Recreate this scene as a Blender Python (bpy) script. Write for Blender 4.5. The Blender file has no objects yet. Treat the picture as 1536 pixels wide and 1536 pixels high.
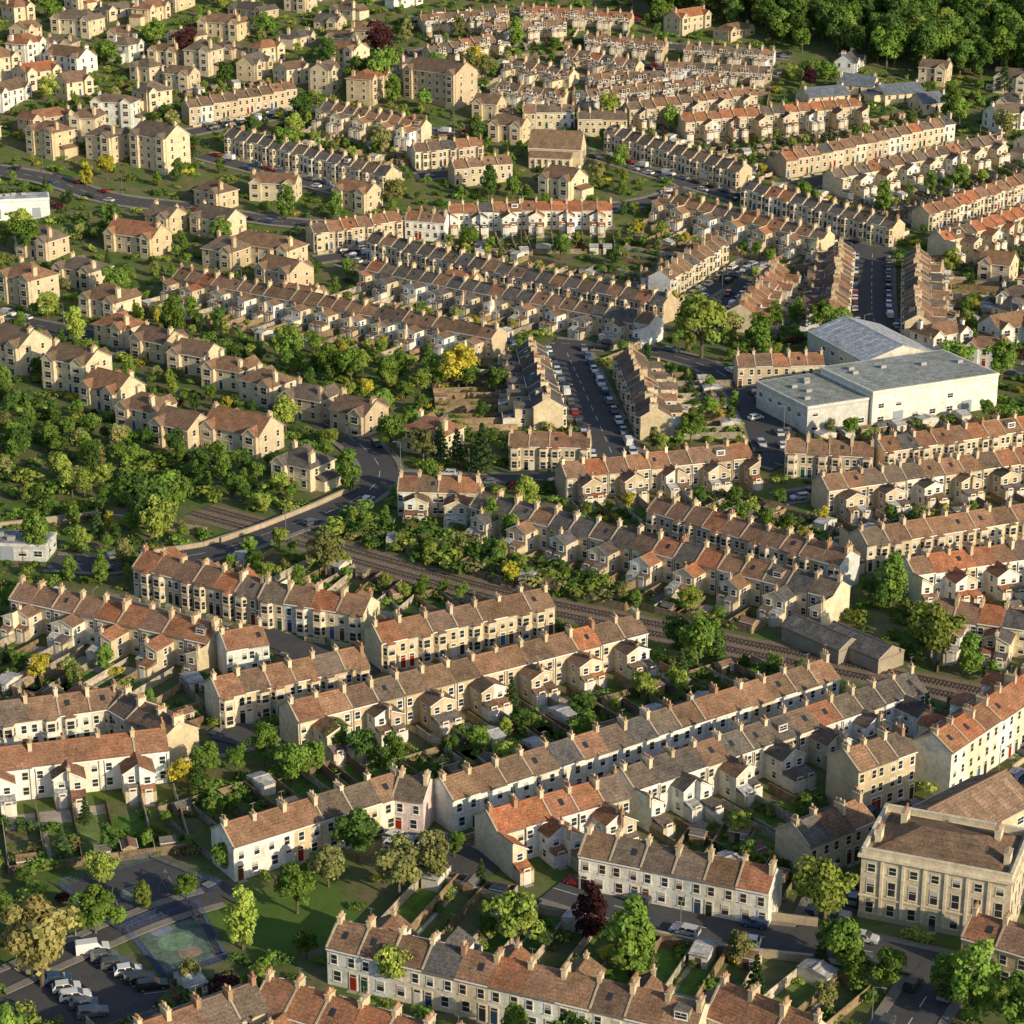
import bpy, math, random
import numpy as np
from mathutils import Vector, noise
R=random.Random(7)
sc=bpy.context.scene
COL=sc.collection
def T(y):
    t=min(450.,max(0.,y-650.)); return .2*t*t/(t+100.)
# ---------------------------------------------------------------- materials
def newmat(name):
    m=bpy.data.materials.new(name); m.use_nodes=True
    nt=m.node_tree; return m,nt,nt.nodes['Principled BSDF']
def N(nt,t,**k):
    n=nt.nodes.new(t)
    for a,b in k.items():
        if a in n.inputs: n.inputs[a].default_value=b
        else: setattr(n,a,b)
    return n
def noise_n(nt,scale,detail=3,rough=.6):
    n=N(nt,'ShaderNodeTexNoise'); n.inputs['Scale'].default_value=scale; n.inputs['Detail'].default_value=detail; n.inputs['Roughness'].default_value=rough
    g=N(nt,'ShaderNodeNewGeometry'); nt.links.new(g.outputs['Position'],n.inputs['Vector']); return n.outputs['Fac']
def remap(nt,s,a,b,c,d):
    n=N(nt,'ShaderNodeMapRange'); nt.links.new(s,n.inputs[0])
    for i,v in enumerate((a,b,c,d)): n.inputs[i+1].default_value=v
    return n.outputs[0]
def mul(nt,a,b):
    n=N(nt,'ShaderNodeMath',operation='MULTIPLY'); nt.links.new(a,n.inputs[0])
    if hasattr(b,'links'): nt.links.new(b,n.inputs[1])
    else: n.inputs[1].default_value=b
    return n.outputs[0]
def scalecol(nt,col,f):
    n=N(nt,'ShaderNodeVectorMath',operation='SCALE'); nt.links.new(col,n.inputs[0]); nt.links.new(f,n.inputs[3]); return n.outputs[0]
def diffuse_out(nt,bs,c):
    d=N(nt,'ShaderNodeBsdfDiffuse'); nt.links.new(c,d.inputs[0]); nt.links.new(d.outputs[0],nt.nodes['Material Output'].inputs['Surface']); nt.nodes.remove(bs)
def attr_mat(name,layers,stripes=None,tint=None):
    m,nt,bs=newmat(name)
    a=N(nt,'ShaderNodeAttribute'); a.attribute_name='Col'
    f=None
    for sc_,lo,hi in layers:
        r=remap(nt,noise_n(nt,sc_,2),.3,.7,lo,hi)
        f=r if f is None else mul(nt,f,r)
    if stripes:
        g=N(nt,'ShaderNodeNewGeometry'); s=N(nt,'ShaderNodeSeparateXYZ'); nt.links.new(g.outputs['Position'],s.inputs[0])
        z=mul(nt,s.outputs[2],stripes); fr=N(nt,'ShaderNodeMath',operation='FRACT'); nt.links.new(z,fr.inputs[0])
        f=mul(nt,f,remap(nt,fr.outputs[0],0,.35,.74,1.04))
    c=scalecol(nt,a.outputs['Color'],f)
    if tint:
        mx=N(nt,'ShaderNodeMix',data_type='RGBA'); nt.links.new(remap(nt,noise_n(nt,tint[0],3),.45,.68,0,tint[2]),mx.inputs[0])
        nt.links.new(c,mx.inputs[6]); mx.inputs[7].default_value=tint[1]+(1,); c=mx.outputs[2]
    diffuse_out(nt,bs,c)
    return m
M_WALL=attr_mat('stone_render_wall',[(.35,.86,1.1),(2.5,.84,1.12)],None,(.8,(.3,.25,.17),.35))
M_ROOF=attr_mat('clay_tile_roof',[(.5,.72,1.25),(3.2,.55,1.4)],3.2,(1.1,(.2,.17,.1),.4))
M_PAINT=attr_mat('painted_trim',[(2.,.9,1.05)])
M_FENCE=attr_mat('timber_fence',[(1.,.6,1.3)])
m,nt,bs=newmat('window_glass'); M_GLASS=m
bs.inputs['Roughness'].default_value=.08; bs.inputs['Base Color'].default_value=(.03,.035,.042,1); bs.inputs['Specular IOR Level'].default_value=.7
MATS=[M_WALL,M_ROOF,M_GLASS,M_PAINT,M_FENCE]
WALL,ROOF,GLASS,PAINT,FENCE=range(5)
def ground_mat(name,c1,c2,c3,s1,s2):
    m,nt,bs=newmat(name)
    a=noise_n(nt,s1,5,.65); b=noise_n(nt,s2,3)
    mx=N(nt,'ShaderNodeMix',data_type='RGBA'); nt.links.new(remap(nt,a,.4,.6,0,1),mx.inputs[0]); mx.inputs[6].default_value=c1+(1,); mx.inputs[7].default_value=c2+(1,)
    m2=N(nt,'ShaderNodeMix',data_type='RGBA'); nt.links.new(remap(nt,b,.5,.72,0,.8),m2.inputs[0]); nt.links.new(mx.outputs[2],m2.inputs[6]); m2.inputs[7].default_value=c3+(1,)
    diffuse_out(nt,bs,m2.outputs[2])
    return m
M_GROUND=ground_mat('garden_ground',(.10,.155,.04),(.18,.155,.09),(.07,.11,.03),.12,.5)
M_ROAD=ground_mat('asphalt',(.085,.085,.092),(.1,.098,.096),(.065,.065,.07),.3,2.)
M_PAVE=ground_mat('pavement_slabs',(.22,.2,.175),(.27,.245,.21),(.17,.155,.14),.6,3.)
M_LAWN=attr_mat('lawn_patch',[(.4,.7,1.2),(2,.75,1.2)])
M_BALLAST=ground_mat('ballast',(.2,.15,.11),(.26,.2,.15),(.12,.095,.075),.8,3.)
M_LINE,nt,bs=newmat('road_marking_paint'); bs.inputs['Base Color'].default_value=(.6,.6,.57,1)
M_STEEL,nt,bs=newmat('rail_steel'); bs.inputs['Base Color'].default_value=(.25,.2,.16,1); bs.inputs['Metallic'].default_value=.7; bs.inputs['Roughness'].default_value=.4
def leafmat():
    m,nt,bs=newmat('foliage')
    oi=N(nt,'ShaderNodeObjectInfo'); a=N(nt,'ShaderNodeAttribute'); a.attribute_name='Col'
    s=N(nt,'ShaderNodeSeparateColor'); nt.links.new(a.outputs['Color'],s.inputs[0])
    f=mul(nt,s.outputs[0],remap(nt,oi.outputs['Random'],0,1,.75,1.3))
    c=scalecol(nt,oi.outputs['Color'],f)
    hs=N(nt,'ShaderNodeHueSaturation'); nt.links.new(c,hs.inputs['Color']); nt.links.new(remap(nt,s.outputs[1],0,1,.48,.515),hs.inputs['Hue'])
    df=N(nt,'ShaderNodeBsdfDiffuse'); nt.links.new(hs.outputs[0],df.inputs[0])
    tr=N(nt,'ShaderNodeBsdfTranslucent'); nt.links.new(hs.outputs[0],tr.inputs[0])
    mx=N(nt,'ShaderNodeMixShader'); mx.inputs[0].default_value=.3
    nt.links.new(df.outputs[0],mx.inputs[1]); nt.links.new(tr.outputs[0],mx.inputs[2])
    nt.links.new(mx.outputs[0],nt.nodes['Material Output'].inputs['Surface']); nt.nodes.remove(bs); return m
M_LEAF=leafmat()
M_BARK=ground_mat('bark',(.13,.1,.07),(.17,.14,.1),(.08,.06,.045),1,4)
M_CAR,nt,bs=newmat('car_paint'); oi=N(nt,'ShaderNodeObjectInfo'); nt.links.new(oi.outputs['Color'],bs.inputs['Base Color']); bs.inputs['Roughness'].default_value=.3; bs.inputs['Coat Weight'].default_value=.5
M_TYRE,nt,bs=newmat('tyre_rubber'); bs.inputs['Base Color'].default_value=(.02,.02,.02,1)
M_LAMP,nt,bs=newmat('galvanised_post'); bs.inputs['Base Color'].default_value=(.2,.21,.2,1); bs.inputs['Roughness'].default_value=.5
# ---------------------------------------------------------------- mesh builder
class Fr:
    def __init__(s,x,y,z,dx,dy,nx=None,ny=None):
        s.x,s.y,s.z,s.dx,s.dy=x,y,z,dx,dy
        if nx is None: nx,ny=dy,-dx
        s.nx,s.ny=nx,ny
    def P(s,a,b,z): return (s.x+s.dx*a+s.nx*b, s.y+s.dy*a+s.ny*b, s.z+z)
    def at(s,a,b,z=0): p=s.P(a,b,z); return Fr(p[0],p[1],p[2],s.dx,s.dy,s.nx,s.ny)
    def flip(s): return Fr(s.x,s.y,s.z,s.dx,s.dy,-s.nx,-s.ny)
    def turn(s,k): return Fr(s.x,s.y,s.z,s.nx,s.ny,k*s.dx,k*s.dy)
class MB:
    def __init__(s): s.v=[];s.f=[];s.m=[];s.c=[]
    def poly(s,pts,mat,col):
        i=len(s.v); s.v.extend(pts); s.f.append(tuple(range(i,i+len(pts)))); s.m.append(mat); s.c.append(col)
    def box(s,F,a0,a1,b0,b1,z0,z1,mat,col,topmat=None,topcol=None,bottom=False):
        P=F.P
        p=[P(a0,b0,z0),P(a1,b0,z0),P(a1,b1,z0),P(a0,b1,z0),P(a0,b0,z1),P(a1,b0,z1),P(a1,b1,z1),P(a0,b1,z1)]
        i=len(s.v); s.v.extend(p)
        for q in ((0,1,5,4),(1,2,6,5),(2,3,7,6),(3,0,4,7)): s.f.append(tuple(i+k for k in q)); s.m.append(mat); s.c.append(col)
        s.f.append((i+4,i+5,i+6,i+7)); s.m.append(mat if topmat is None else topmat); s.c.append(topcol or col)
        if bottom: s.f.append((i,i+3,i+2,i+1)); s.m.append(mat); s.c.append(col)
    def done(s,name,ox=0,oy=0,oz=0,mats=None):
        if not s.f: return None
        me=bpy.data.meshes.new(name)
        me.from_pydata([(x-ox,y-oy,z-oz) for x,y,z in s.v],[],s.f)
        for m in (mats or MATS): me.materials.append(m)
        me.polygons.foreach_set('material_index',s.m)
        at=me.attributes.new('Col','FLOAT_COLOR','FACE')
        c=np.ones((len(s.f),4),dtype=np.float32); c[:,:3]=np.array(s.c,dtype=np.float32); at.data.foreach_set('color',c.ravel())
        me.update()
        ob=bpy.data.objects.new(name,me); ob.location=(ox,oy,oz); COL.objects.link(ob); return ob
def jit(c,a=.08):
    k=1+R.uniform(-a,a); return tuple(max(0,x*k*(1+R.uniform(-.02,.02))) for x in c)
CREAM=[(.62,.51,.335),(.58,.475,.315),(.66,.555,.38),(.53,.43,.285),(.6,.51,.355),(.68,.585,.41)]
WHITE=[(.8,.78,.72),(.76,.71,.59),(.66,.575,.42),(.76,.78,.8),(.7,.62,.45),(.82,.8,.74),(.64,.68,.64)]
MIX=CREAM[:4]+WHITE[:3]+WHITE[4:6]
PAL={'c':CREAM,'w':WHITE,'m':MIX,'k':[(.76,.63,.59)]}
ROOFS={'b':[(.2,.125,.085),(.17,.115,.085),(.24,.145,.095),(.155,.12,.10),(.27,.155,.1)],'r':[(.31,.145,.085),(.26,.135,.085),(.23,.14,.1),(.35,.14,.075)],'d':[(.12,.105,.10),(.15,.115,.095),(.105,.10,.105),(.17,.12,.09)],'s':[(.12,.15,.2)]}
ALLR=ROOFS['b']+ROOFS['r']+ROOFS['d'][:3]
TRIM=(.74,.66,.52); WPAINT=(.8,.8,.77); COPE=(.43,.37,.28)
DOORS=[(.03,.06,.12),(.25,.03,.02),(.02,.08,.05),(.03,.03,.03),(.6,.6,.56),(.05,.12,.25),(.12,.05,.03)]
# ---------------------------------------------------------------- facade parts
def window(mb,F,a,z,w,h,trim=None):
    t=trim or TRIM
    mb.box(F,a-w/2-.12,a+w/2+.12,.0,.06,z-.14,z+h+.12,PAINT,t)
    mb.box(F,a-w/2-.2,a+w/2+.2,.061,.14,z-.2,z-.07,PAINT,t)
    P=F.P; hm=h*.5
    mb.poly([P(a-w/2,.064,z),P(a+w/2,.064,z),P(a+w/2,.064,z+hm-.04),P(a-w/2,.064,z+hm-.04)],GLASS,(0,0,0))
    if w>1.3:
        for x0,x1 in ((a-w/2,a-.03),(a+.03,a+w/2)):
            mb.poly([P(x0,.064,z+hm+.04),P(x1,.064,z+hm+.04),P(x1,.064,z+h),P(x0,.064,z+h)],GLASS,(0,0,0))
    else: mb.poly([P(a-w/2,.064,z+hm+.04),P(a+w/2,.064,z+hm+.04),P(a+w/2,.064,z+h),P(a-w/2,.064,z+h)],GLASS,(0,0,0))
    if R.random()<.3: mb.poly([P(a-w/2,.067,z+h*.62),P(a+w/2,.067,z+h*.62),P(a+w/2,.067,z+h),P(a-w/2,.067,z+h)],PAINT,(.5,.47,.42))
def door(mb,F,a,col):
    mb.box(F,a-.65,a+.65,0,.09,-.1,2.75,PAINT,TRIM)
    mb.box(F,a-.47,a+.47,.092,.12,.05,2.05,PAINT,col)
    P=F.P; mb.poly([P(a-.45,.094,2.15),P(a+.45,.094,2.15),P(a+.45,.094,2.5),P(a-.45,.094,2.5)],GLASS,(0,0,0))
    mb.box(F,a-.75,a+.75,.093,.9,-.5,.02,WALL,(.38,.35,.3))
def chimney(mb,F,a,b,z,h=1.5,wa=.42,wb=1.0,col=(.58,.5,.36),pots=4):
    mb.box(F,a-wa,a+wa,b-wb,b+wb,z-1.6,z+h,WALL,col)
    mb.box(F,a-wa-.1,a+wa+.1,b-wb-.1,b+wb+.1,z+h,z+h+.16,WALL,jit(col))
    for k in range(pots):
        bb=b-wb+.2+(2*wb-.4)*k/max(1,pots-1)
        mb.box(F,a-.12,a+.12,bb-.12,bb+.12,z+h+.16,z+h+.16+R.choice((.4,.5,.7)),WALL,R.choice([(.48,.26,.15),(.6,.46,.3),(.42,.22,.13)]))
    if R.random()<.4: # tv aerial
        mb.box(F,a-.02,a+.02,b-.02,b+.02,z+h+.16,z+h+1.9,PAINT,(.25,.25,.25)); mb.box(F,a-.5,a+.5,b-.02,b+.02,z+h+1.75,z+h+1.8,PAINT,(.25,.25,.25))
def gableroof(mb,F,a0,a1,b0,b1,ze,zr,col,ov=.3,t=.16,oe=.0,col2=None):
    bm=(b0+b1)/2; P=F.P; s=(zr-ze)/((b1-b0)/2); zo=ze-s*ov
    a0-=oe;a1+=oe
    for bs_,sg in ((b0,-1),(b1,1)):
        be=bs_+sg*ov
        mb.poly([P(a0,be,zo+t),P(a1,be,zo+t),P(a1,bm,zr+t),P(a0,bm,zr+t)],ROOF,col if sg>0 or col2 is None else col2)
        mb.box(F,a0,a1,min(be,be+sg*.1),max(be,be+sg*.1),zo-.02,zo+t-.01,PAINT,(.2,.18,.16) if R.random()<.5 else WPAINT)
    for a in (a0,a1):
        mb.poly([P(a,b0-ov,zo),P(a,b0-ov,zo+t),P(a,bm,zr+t),P(a,b1+ov,zo+t),P(a,b1+ov,zo),P(a,bm,zr)],PAINT,(.5,.44,.36))
    mb.box(F,a0,a1,bm-.13,bm+.13,zr+t-.08,zr+t+.07,WALL,(col[0]*1.25,col[1]*1.1,col[2]*1.05))
def hiproof(mb,F,a0,a1,b0,b1,ze,zr,col,ov=.4):
    P=F.P; a0-=ov;a1+=ov;b0-=ov;b1+=ov; bm=(b0+b1)/2; k=min((b1-b0)/2,(a1-a0)/2)*.95
    r0,r1=P(a0+k,bm,zr),P(a1-k,bm,zr)
    A,B,C,D=P(a0,b0,ze),P(a1,b0,ze),P(a1,b1,ze),P(a0,b1,ze)
    mb.poly([A,B,r1,r0],ROOF,col); mb.poly([C,D,r0,r1],ROOF,jit(col,.03)); mb.poly([D,A,r0],ROOF,col); mb.poly([B,C,r1],ROOF,col)
    mb.box(F,a0-.05,a1+.05,b0-.05,b1+.05,ze-.25,ze-.01,PAINT,(.6,.54,.42))
def bay(mb,F,a,w,z1,col,rc,two=True):
    p=.95; c=.55; P=F.P
    pts=[(a-w/2,0),(a-w/2+c,p),(a+w/2-c,p),(a+w/2,0)]
    for i in range(3):
        (x0,y0),(x1,y1)=pts[i],pts[i+1]
        mb.poly([P(x0,y0,-2),P(x1,y1,-2),P(x1,y1,z1),P(x0,y0,z1)],WALL,col)
        L=math.hypot(x1-x0,y1-y0); ux,uy=(x1-x0)/L,(y1-y0)/L
        o=P((x0+x1)/2,(y0+y1)/2,0)
        W=Fr(o[0],o[1],F.z,F.dx*ux+F.nx*uy,F.dy*ux+F.ny*uy,-F.dx*uy+F.nx*ux,-F.dy*uy+F.ny*ux)
        for z in ((.75,3.5) if two else (.75,)):
            window(mb,W,0,z,L-.38,1.6 if z<2 else 1.45,TRIM)
    q=[P(x,y*1.12,z1) for x,y in pts]; a0=P(a-.4,0,z1+.7); a1=P(a+.4,0,z1+.7)
    mb.poly([q[0],q[1],a0],ROOF,rc); mb.poly([q[1],q[2],a1,a0],ROOF,rc); mb.poly([q[2],q[3],a1],ROOF,rc)
    mb.poly([P(x,y*1.12,z1-.15) for x,y in pts],PAINT,TRIM)
    for i in range(3): mb.poly([P(pts[i][0],pts[i][1]*1.12,z1-.15),P(pts[i+1][0],pts[i+1][1]*1.12,z1-.15),q[i+1],q[i]],PAINT,TRIM)
# ---------------------------------------------------------------- occupancy map
CS=1.5; OB=set(); OR={}; GC=set()
def cell(x,y): return (int(math.floor(x/CS)),int(math.floor(y/CS)))
def mark(S,F,a0,a1,b0,b1,rid=None):
    na=max(1,int((a1-a0)/1.0)); nb=max(1,int((b1-b0)/1.0))
    for i in range(na+1):
        for j in range(nb+1):
            p=F.P(a0+(a1-a0)*i/na,b0+(b1-b0)*j/nb,0); c=cell(p[0],p[1])
            if rid is None: S.add(c)
            else: S.setdefault(c,set()).add(rid)
def free(F,a0,a1,b0,b1):
    na=max(1,int((a1-a0)/1.4)); nb=max(1,int((b1-b0)/1.4))
    for i in range(na+1):
        for j in range(nb+1):
            p=F.P(a0+(a1-a0)*i/na,b0+(b1-b0)*j/nb,0); c=cell(p[0],p[1])
            if c in OB or c in OR: return False
    return True
# ---------------------------------------------------------------- terraces
ROADS=[]; GARD=[]
def terrace(x0,y0,x1,y1,code):
    kind,pal,rf=code[0],code[1],code[2]; opt=code[3:]
    st=3 if '3' in opt else 2
    L=math.hypot(x1-x0,y1-y0); dx,dy=(x1-x0)/L,(y1-y0)/L; nx,ny=dy,-dx
    if ny>0: nx,ny=-nx,-ny
    cx,cy=(x0+x1)/2,(y0+y1)/2
    D=7.3; H=5.9+(2.6 if st==3 else 0); RZ=H+(2.25 if 'x' not in opt else 3.4)
    if 'l' in opt: H=3.4; RZ=5.6
    n=max(1,round(L/5.1)); w=L/n; mb=MB()
    front=1 if kind in 'FPp' else -1
    wings=kind in 'FPB' and 'n' not in opt
    base=R.choice(ROOFS[rf]); wallbase=R.choice(PAL[pal])
    flipb=R.random()<.5
    cols=[]; zs=[]
    for i in range(n):
        a=-L/2+w*(i+.5); zs.append(T(cy+dy*a))
        q=R.random()
        cols.append(jit(R.choice(WHITE) if pal=='c' and q<.1 else (R.choice(PAL[pal]) if q<(.85 if pal!='c' else .5) else wallbase),.1))
    WL=R.choice((3.8,4.4)); MONO=R.random()<.3
    for i in range(n):
        a=-L/2+w*(i+.5); z=zs[i]; F=Fr(cx+dx*a,cy+dy*a,z,dx,dy,nx,ny); P=F.P; h=w/2; c=cols[i]
        q=R.random(); rc=jit(base if q<.45 else (R.choice(ROOFS[rf]) if q<.75 else R.choice(ALLR)),.18)
        dh=R.choice((0,0,0,.12,-.12)) if 'l' not in opt else 0
        mb.box(F,-h,h,-D/2,D/2,-5,H,WALL,c)
        for s_ in (-1,1): mb.poly([P(s_*h,-D/2,H),P(s_*h,D/2,H),P(s_*h,0,RZ+dh)],WALL,c)
        rc2=rc if R.random()<.7 else jit(R.choice(ALLR),.1)
        gableroof(mb,F,-h,h,-D/2,D/2,H,RZ+dh,rc,col2=rc2)
        s=(RZ-H)/(D/2)
        if R.random()<.6 or i==0:
            for sg in (-1,1):
                mb.poly([P(*t) for t in [(-h-.14,sg*(D/2+.2),H-s*.2+.3),(-h+.14,sg*(D/2+.2),H-s*.2+.3),(-h+.14,0,RZ+.38),(-h-.14,0,RZ+.38)]],WALL,COPE)
                for k in (-.14,.14):
                    mb.poly([P(-h+k,sg*(D/2+.2),H-s*.2),P(-h+k,sg*(D/2+.2),H-s*.2+.3),P(-h+k,0,RZ+.38),P(-h+k,0,RZ)],WALL,COPE)
        cc=jit(R.choice(CREAM),.12)
        if R.random()<.15: cc=jit((.33,.2,.13))
        if i==0: chimney(mb,F,-h+.45,0,RZ,.9,.32,.6,cc,3)
        chimney(mb,F,h if i<n-1 else h-.45,R.choice((0,0,-.5,.5)),RZ,R.uniform(.6,1.15),.33,R.choice((.5,.8,1.0)),cc,R.choice((2,3,4,5)))
        for sg in (-1,1):
            r=R.random()
            if r<.2:
                b=sg*D*.25; zz=H+s*(D/2-D*.25)+.2; aa=R.uniform(-1,1)
                mb.poly([P(aa-.4,b-.5,zz+.06+sg*s*.5),P(aa+.4,b-.5,zz+.06+sg*s*.5),P(aa+.4,b+.5,zz+.06-sg*s*.5),P(aa-.4,b+.5,zz+.06-sg*s*.5)],GLASS,(0,0,0))
            elif r<.25 and st==2:
                b0=sg*D*.34; b1=sg*D*.06; zz=H+s*(D/2-abs(b0))
                G=F.at(0,b0)
                mb.box(F,-1.1,1.1,min(b0,b1),max(b0,b1),zz-.1,zz+1.4,WALL,R.choice([(.3,.25,.2),(.6,.57,.5),(.35,.2,.14)]),ROOF,(.16,.15,.14))
                window(mb,(G if sg>0 else G.flip()),0,zz+.25,1.6,.85,WPAINT)
        Ff=F.at(0,front*D/2)
        if front<0: Ff=Ff.flip()
        Fb=F.at(0,-front*D/2)
        if front>0: Fb=Fb.flip()
        m=1 if (i%2==0)^flipb else -1
        dc=R.choice(DOORS); wt=WPAINT if R.random()<.5 else TRIM
        if kind in 'FB' and st==2 and H>5:
            bay(mb,Ff,m*1.0,2.7,5.5,jit(c,.06),rc); door(mb,Ff,-m*1.75,dc); window(mb,Ff,-m*1.75,3.5,.85,1.4,wt)
        elif H<5:
            window(mb,Ff,m*1.1,1,1.6,1.2,wt); door(mb,Ff,-m*1.6,dc)
        else:
            door(mb,Ff,-m*1.6,dc)
            window(mb,Ff,m*.9,.95,1.05,1.5,wt)
            for q in range(1,st):
                for aa in (-1.35,1.35): window(mb,Ff,aa,.9+2.7*q,.9,1.4,wt)
        for aa in ((-1.3,1.3) if not wings else (m*1.6,)):
            for q in range(st): window(mb,Fb,aa,.95+2.7*q,.95,1.3,wt)
        mb.box(Fb,m*2.35-.05,m*2.35+.05,0.0,.1,-.2,H-.1,PAINT,(.1,.1,.1))
        if wings:
            wl=WL if R.random()<.7 else R.choice((3.2,5.4)); ww=2.5; we=H-1.2; wr=we+1.5
            B=Fb; a_in=-m*h; a_out=-m*(h-ww)
            lo,hi=min(a_in,a_out),max(a_in,a_out)
            wc=jit(c,.05) if R.random()<.8 else jit(R.choice(WHITE),.05)
            mb.box(B,lo,hi,0.001,wl,-5,we,WALL,wc)
            Pb=B.P; zh=wr if not MONO else we+1.1
            rr=jit(rc,.1)
            mb.poly([Pb(a_out,wl,we),Pb(a_in,wl,we),Pb(a_in,wl,zh)],WALL,wc)
            mb.poly([Pb(a_in,0,we),Pb(a_in,wl,we),Pb(a_in,wl,zh),Pb(a_in,0,zh)],WALL,wc)
            oo=a_out+m*.25; k=(zh-we)/ww
            mb.poly([Pb(oo,-2,we-.25*k+.15),Pb(oo,wl+.2,we-.25*k+.15),Pb(a_in,wl+.2,zh+.15),Pb(a_in,-2,zh+.15)],ROOF,rr)
            mb.poly([Pb(oo,wl+.2,we-.25*k-.02),Pb(oo,wl+.2,we-.25*k+.15),Pb(a_in,wl+.2,zh+.15),Pb(a_in,wl+.2,zh-.02)],PAINT,WPAINT)
            W=B.at((a_in+a_out)/2,wl); window(mb,W,0,3.1,.95,1.1,WPAINT)
            S=B.at(a_out,wl/2).turn(m); window(mb,S,0,3.2,.8,1.1,WPAINT); window(mb,S,.3,.9,.9,1.2,WPAINT)
            if R.random()<.5: chimney(mb,B,a_in,wl-.5,zh,.6,.28,.32,cc,2)
            ll=R.choice((1.5,2.2,3.0)); lc=jit(R.choice((c,(.7,.67,.6),(.5,.42,.3))))
            lh=hi-.01 if R.random()<.7 else lo+ww*.99
            mb.box(B,lo+.01,lh,wl+.002,wl+ll,-5,2.2,WALL,lc)
            mb.poly([Pb(lo,wl+ll+.2,2.25),Pb(hi,wl+ll+.2,2.25),Pb(hi,wl+.001,3.0),Pb(lo,wl+.001,3.0)],ROOF,jit(R.choice([(.16,.14,.13),rc,(.4,.4,.4),rc])))
            door(mb,B.at((lo+hi)/2,wl+ll),0,(.6,.6,.57))
    zc=T(cy)
    mb.done('terraced_houses',cx,cy,zc)
    F=Fr(cx,cy,zc,dx,dy,nx,ny)
    bk=front*-1; ext=7.5 if wings else .5
    if bk<0: mark(OB,F,-L/2,L/2,-D/2-ext,D/2+1.2)
    else: mark(OB,F,-L/2,L/2,-D/2-1.2,D/2+ext)
    if kind in 'FBP' and 'q' not in opt:
        o=front*(D/2+3.2+3.4)
        p=F.P(-L/2-5,o,0); q=F.P(L/2+5,o,0)
        ROADS.append(([(p[0],p[1]),(q[0],q[1])],6.2,.65,False))
    GARD.append((F,L,D,n,w,front,wings,kind,'q' in opt))
rows="""-24.5 276 25.5 254.5 Pwbq|-33 261 -6.5 247 Bmrq|-49 249.5 -34.5 260 pcrn|28 258.5 40 249 pcrnx|11.5 302.5 39 291 pwb|43 304.5 54.5 313.5 pcdn
53.5 325 64 332.5 pcbn3|69 331 90 356 Pwr3|65.5 278.5 74 273 pcrn|-4 309 17 321.5 Bwrq|17.5 323.5 71 362 Bwdq|-11.5 320 56.5 367.5 Pwbn|-44.5 304.5 -18.5 322.5 pmbn|-18 321.5 -13 320 pkbn
-38.5 349 23.5 388 Bmb|-26 383 6.5 401.5 Fcb|-53 359 -27.5 373 Fcbn|-74.5 421.5 -48 405.5 Fcr|-48 405 -27 396.5 Fcb|-96 405 -54.5 383 Bcr|-54 379.5 -46.5 383 pwrn|-89 348.5 -69 355.5 Fwr
-67 353.5 -56 341 pcbn|-85 331 -58 338.5 Bwr|-7 457.5 64.5 405 Bcdq|31.5 454.5 68.5 421.5 Fcr|11 477 54.5 491.5 Bcrq|-0.5 500 18.5 498.5 Fcbnq|-25 468 -7 466.5 Bcrq|5 580 9 527 Bcdq
31.5 572 35 518.5 Fcdq|103.5 688 91 614 Fcbq|126.5 681.5 114 606.5 Bcbq|81 666.5 65 617.5 Bmr|65 694.5 44.5 657 Fcb|-44 697.5 46 629 Fcd|-100.5 660.5 -3.5 592.5 Bcb|-42.5 669 40.5 606.5 Bcdq
64 495 84 491.5 Fcbq|85 495 125 513 Fcr|68.5 468 119.5 488.5 Bcb|72 434 111 450.5 Fcb|79 417.5 106 427.5 Bwrq|81 396.5 98 389.5 Bmr|59 566 82 567.5 pcrn
79.5 747 125 708.5 Fcd|50.5 736 101 697.5 Bcbq|35.5 802 80.5 762 Fcd|93.5 773 159 811.5 Pcr|108.5 755.5 174 793.5 Bcb|134 721 178 757 Fcr|135 696 170 724 Bcrq
61 813 129 830 Bcr|42 825 91 843 Bcb|-101 799 -41 759 Fcd|-121 827 -83 849 Pcb|-69 827 -31 806 Bcb|-65 704 -37 717 Fcr|-34 717 -21 714 pwr|-21 723 3 726 Bwrq|3 726 33 726 Bwrq
-35 782 -11 789 Fcr|-21 765 -1 772 pcr|4 823 23 823 pcb|24 816 42 816 pcb|1 883 24 868 Bcbl|22 895 50 879 Bcbl|29 864 60 868 Bcbl|60 879 101 872 Bcdl|-34 895 -8 912 Bcbl|-5 856 21 845 Bcbl|23 845 80 862 Bcbl
30 912 62 903 Bcbl|-12 925 22 930 Bcrl|70 900 104 892 Bcbl|-38 935 -2 945 Bcbl|4 948 50 938 Bcrl"""
for r in rows.replace('\n','|').split('|'):
    t=r.split(); terrace(*map(float,t[:4]),t[4])
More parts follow.
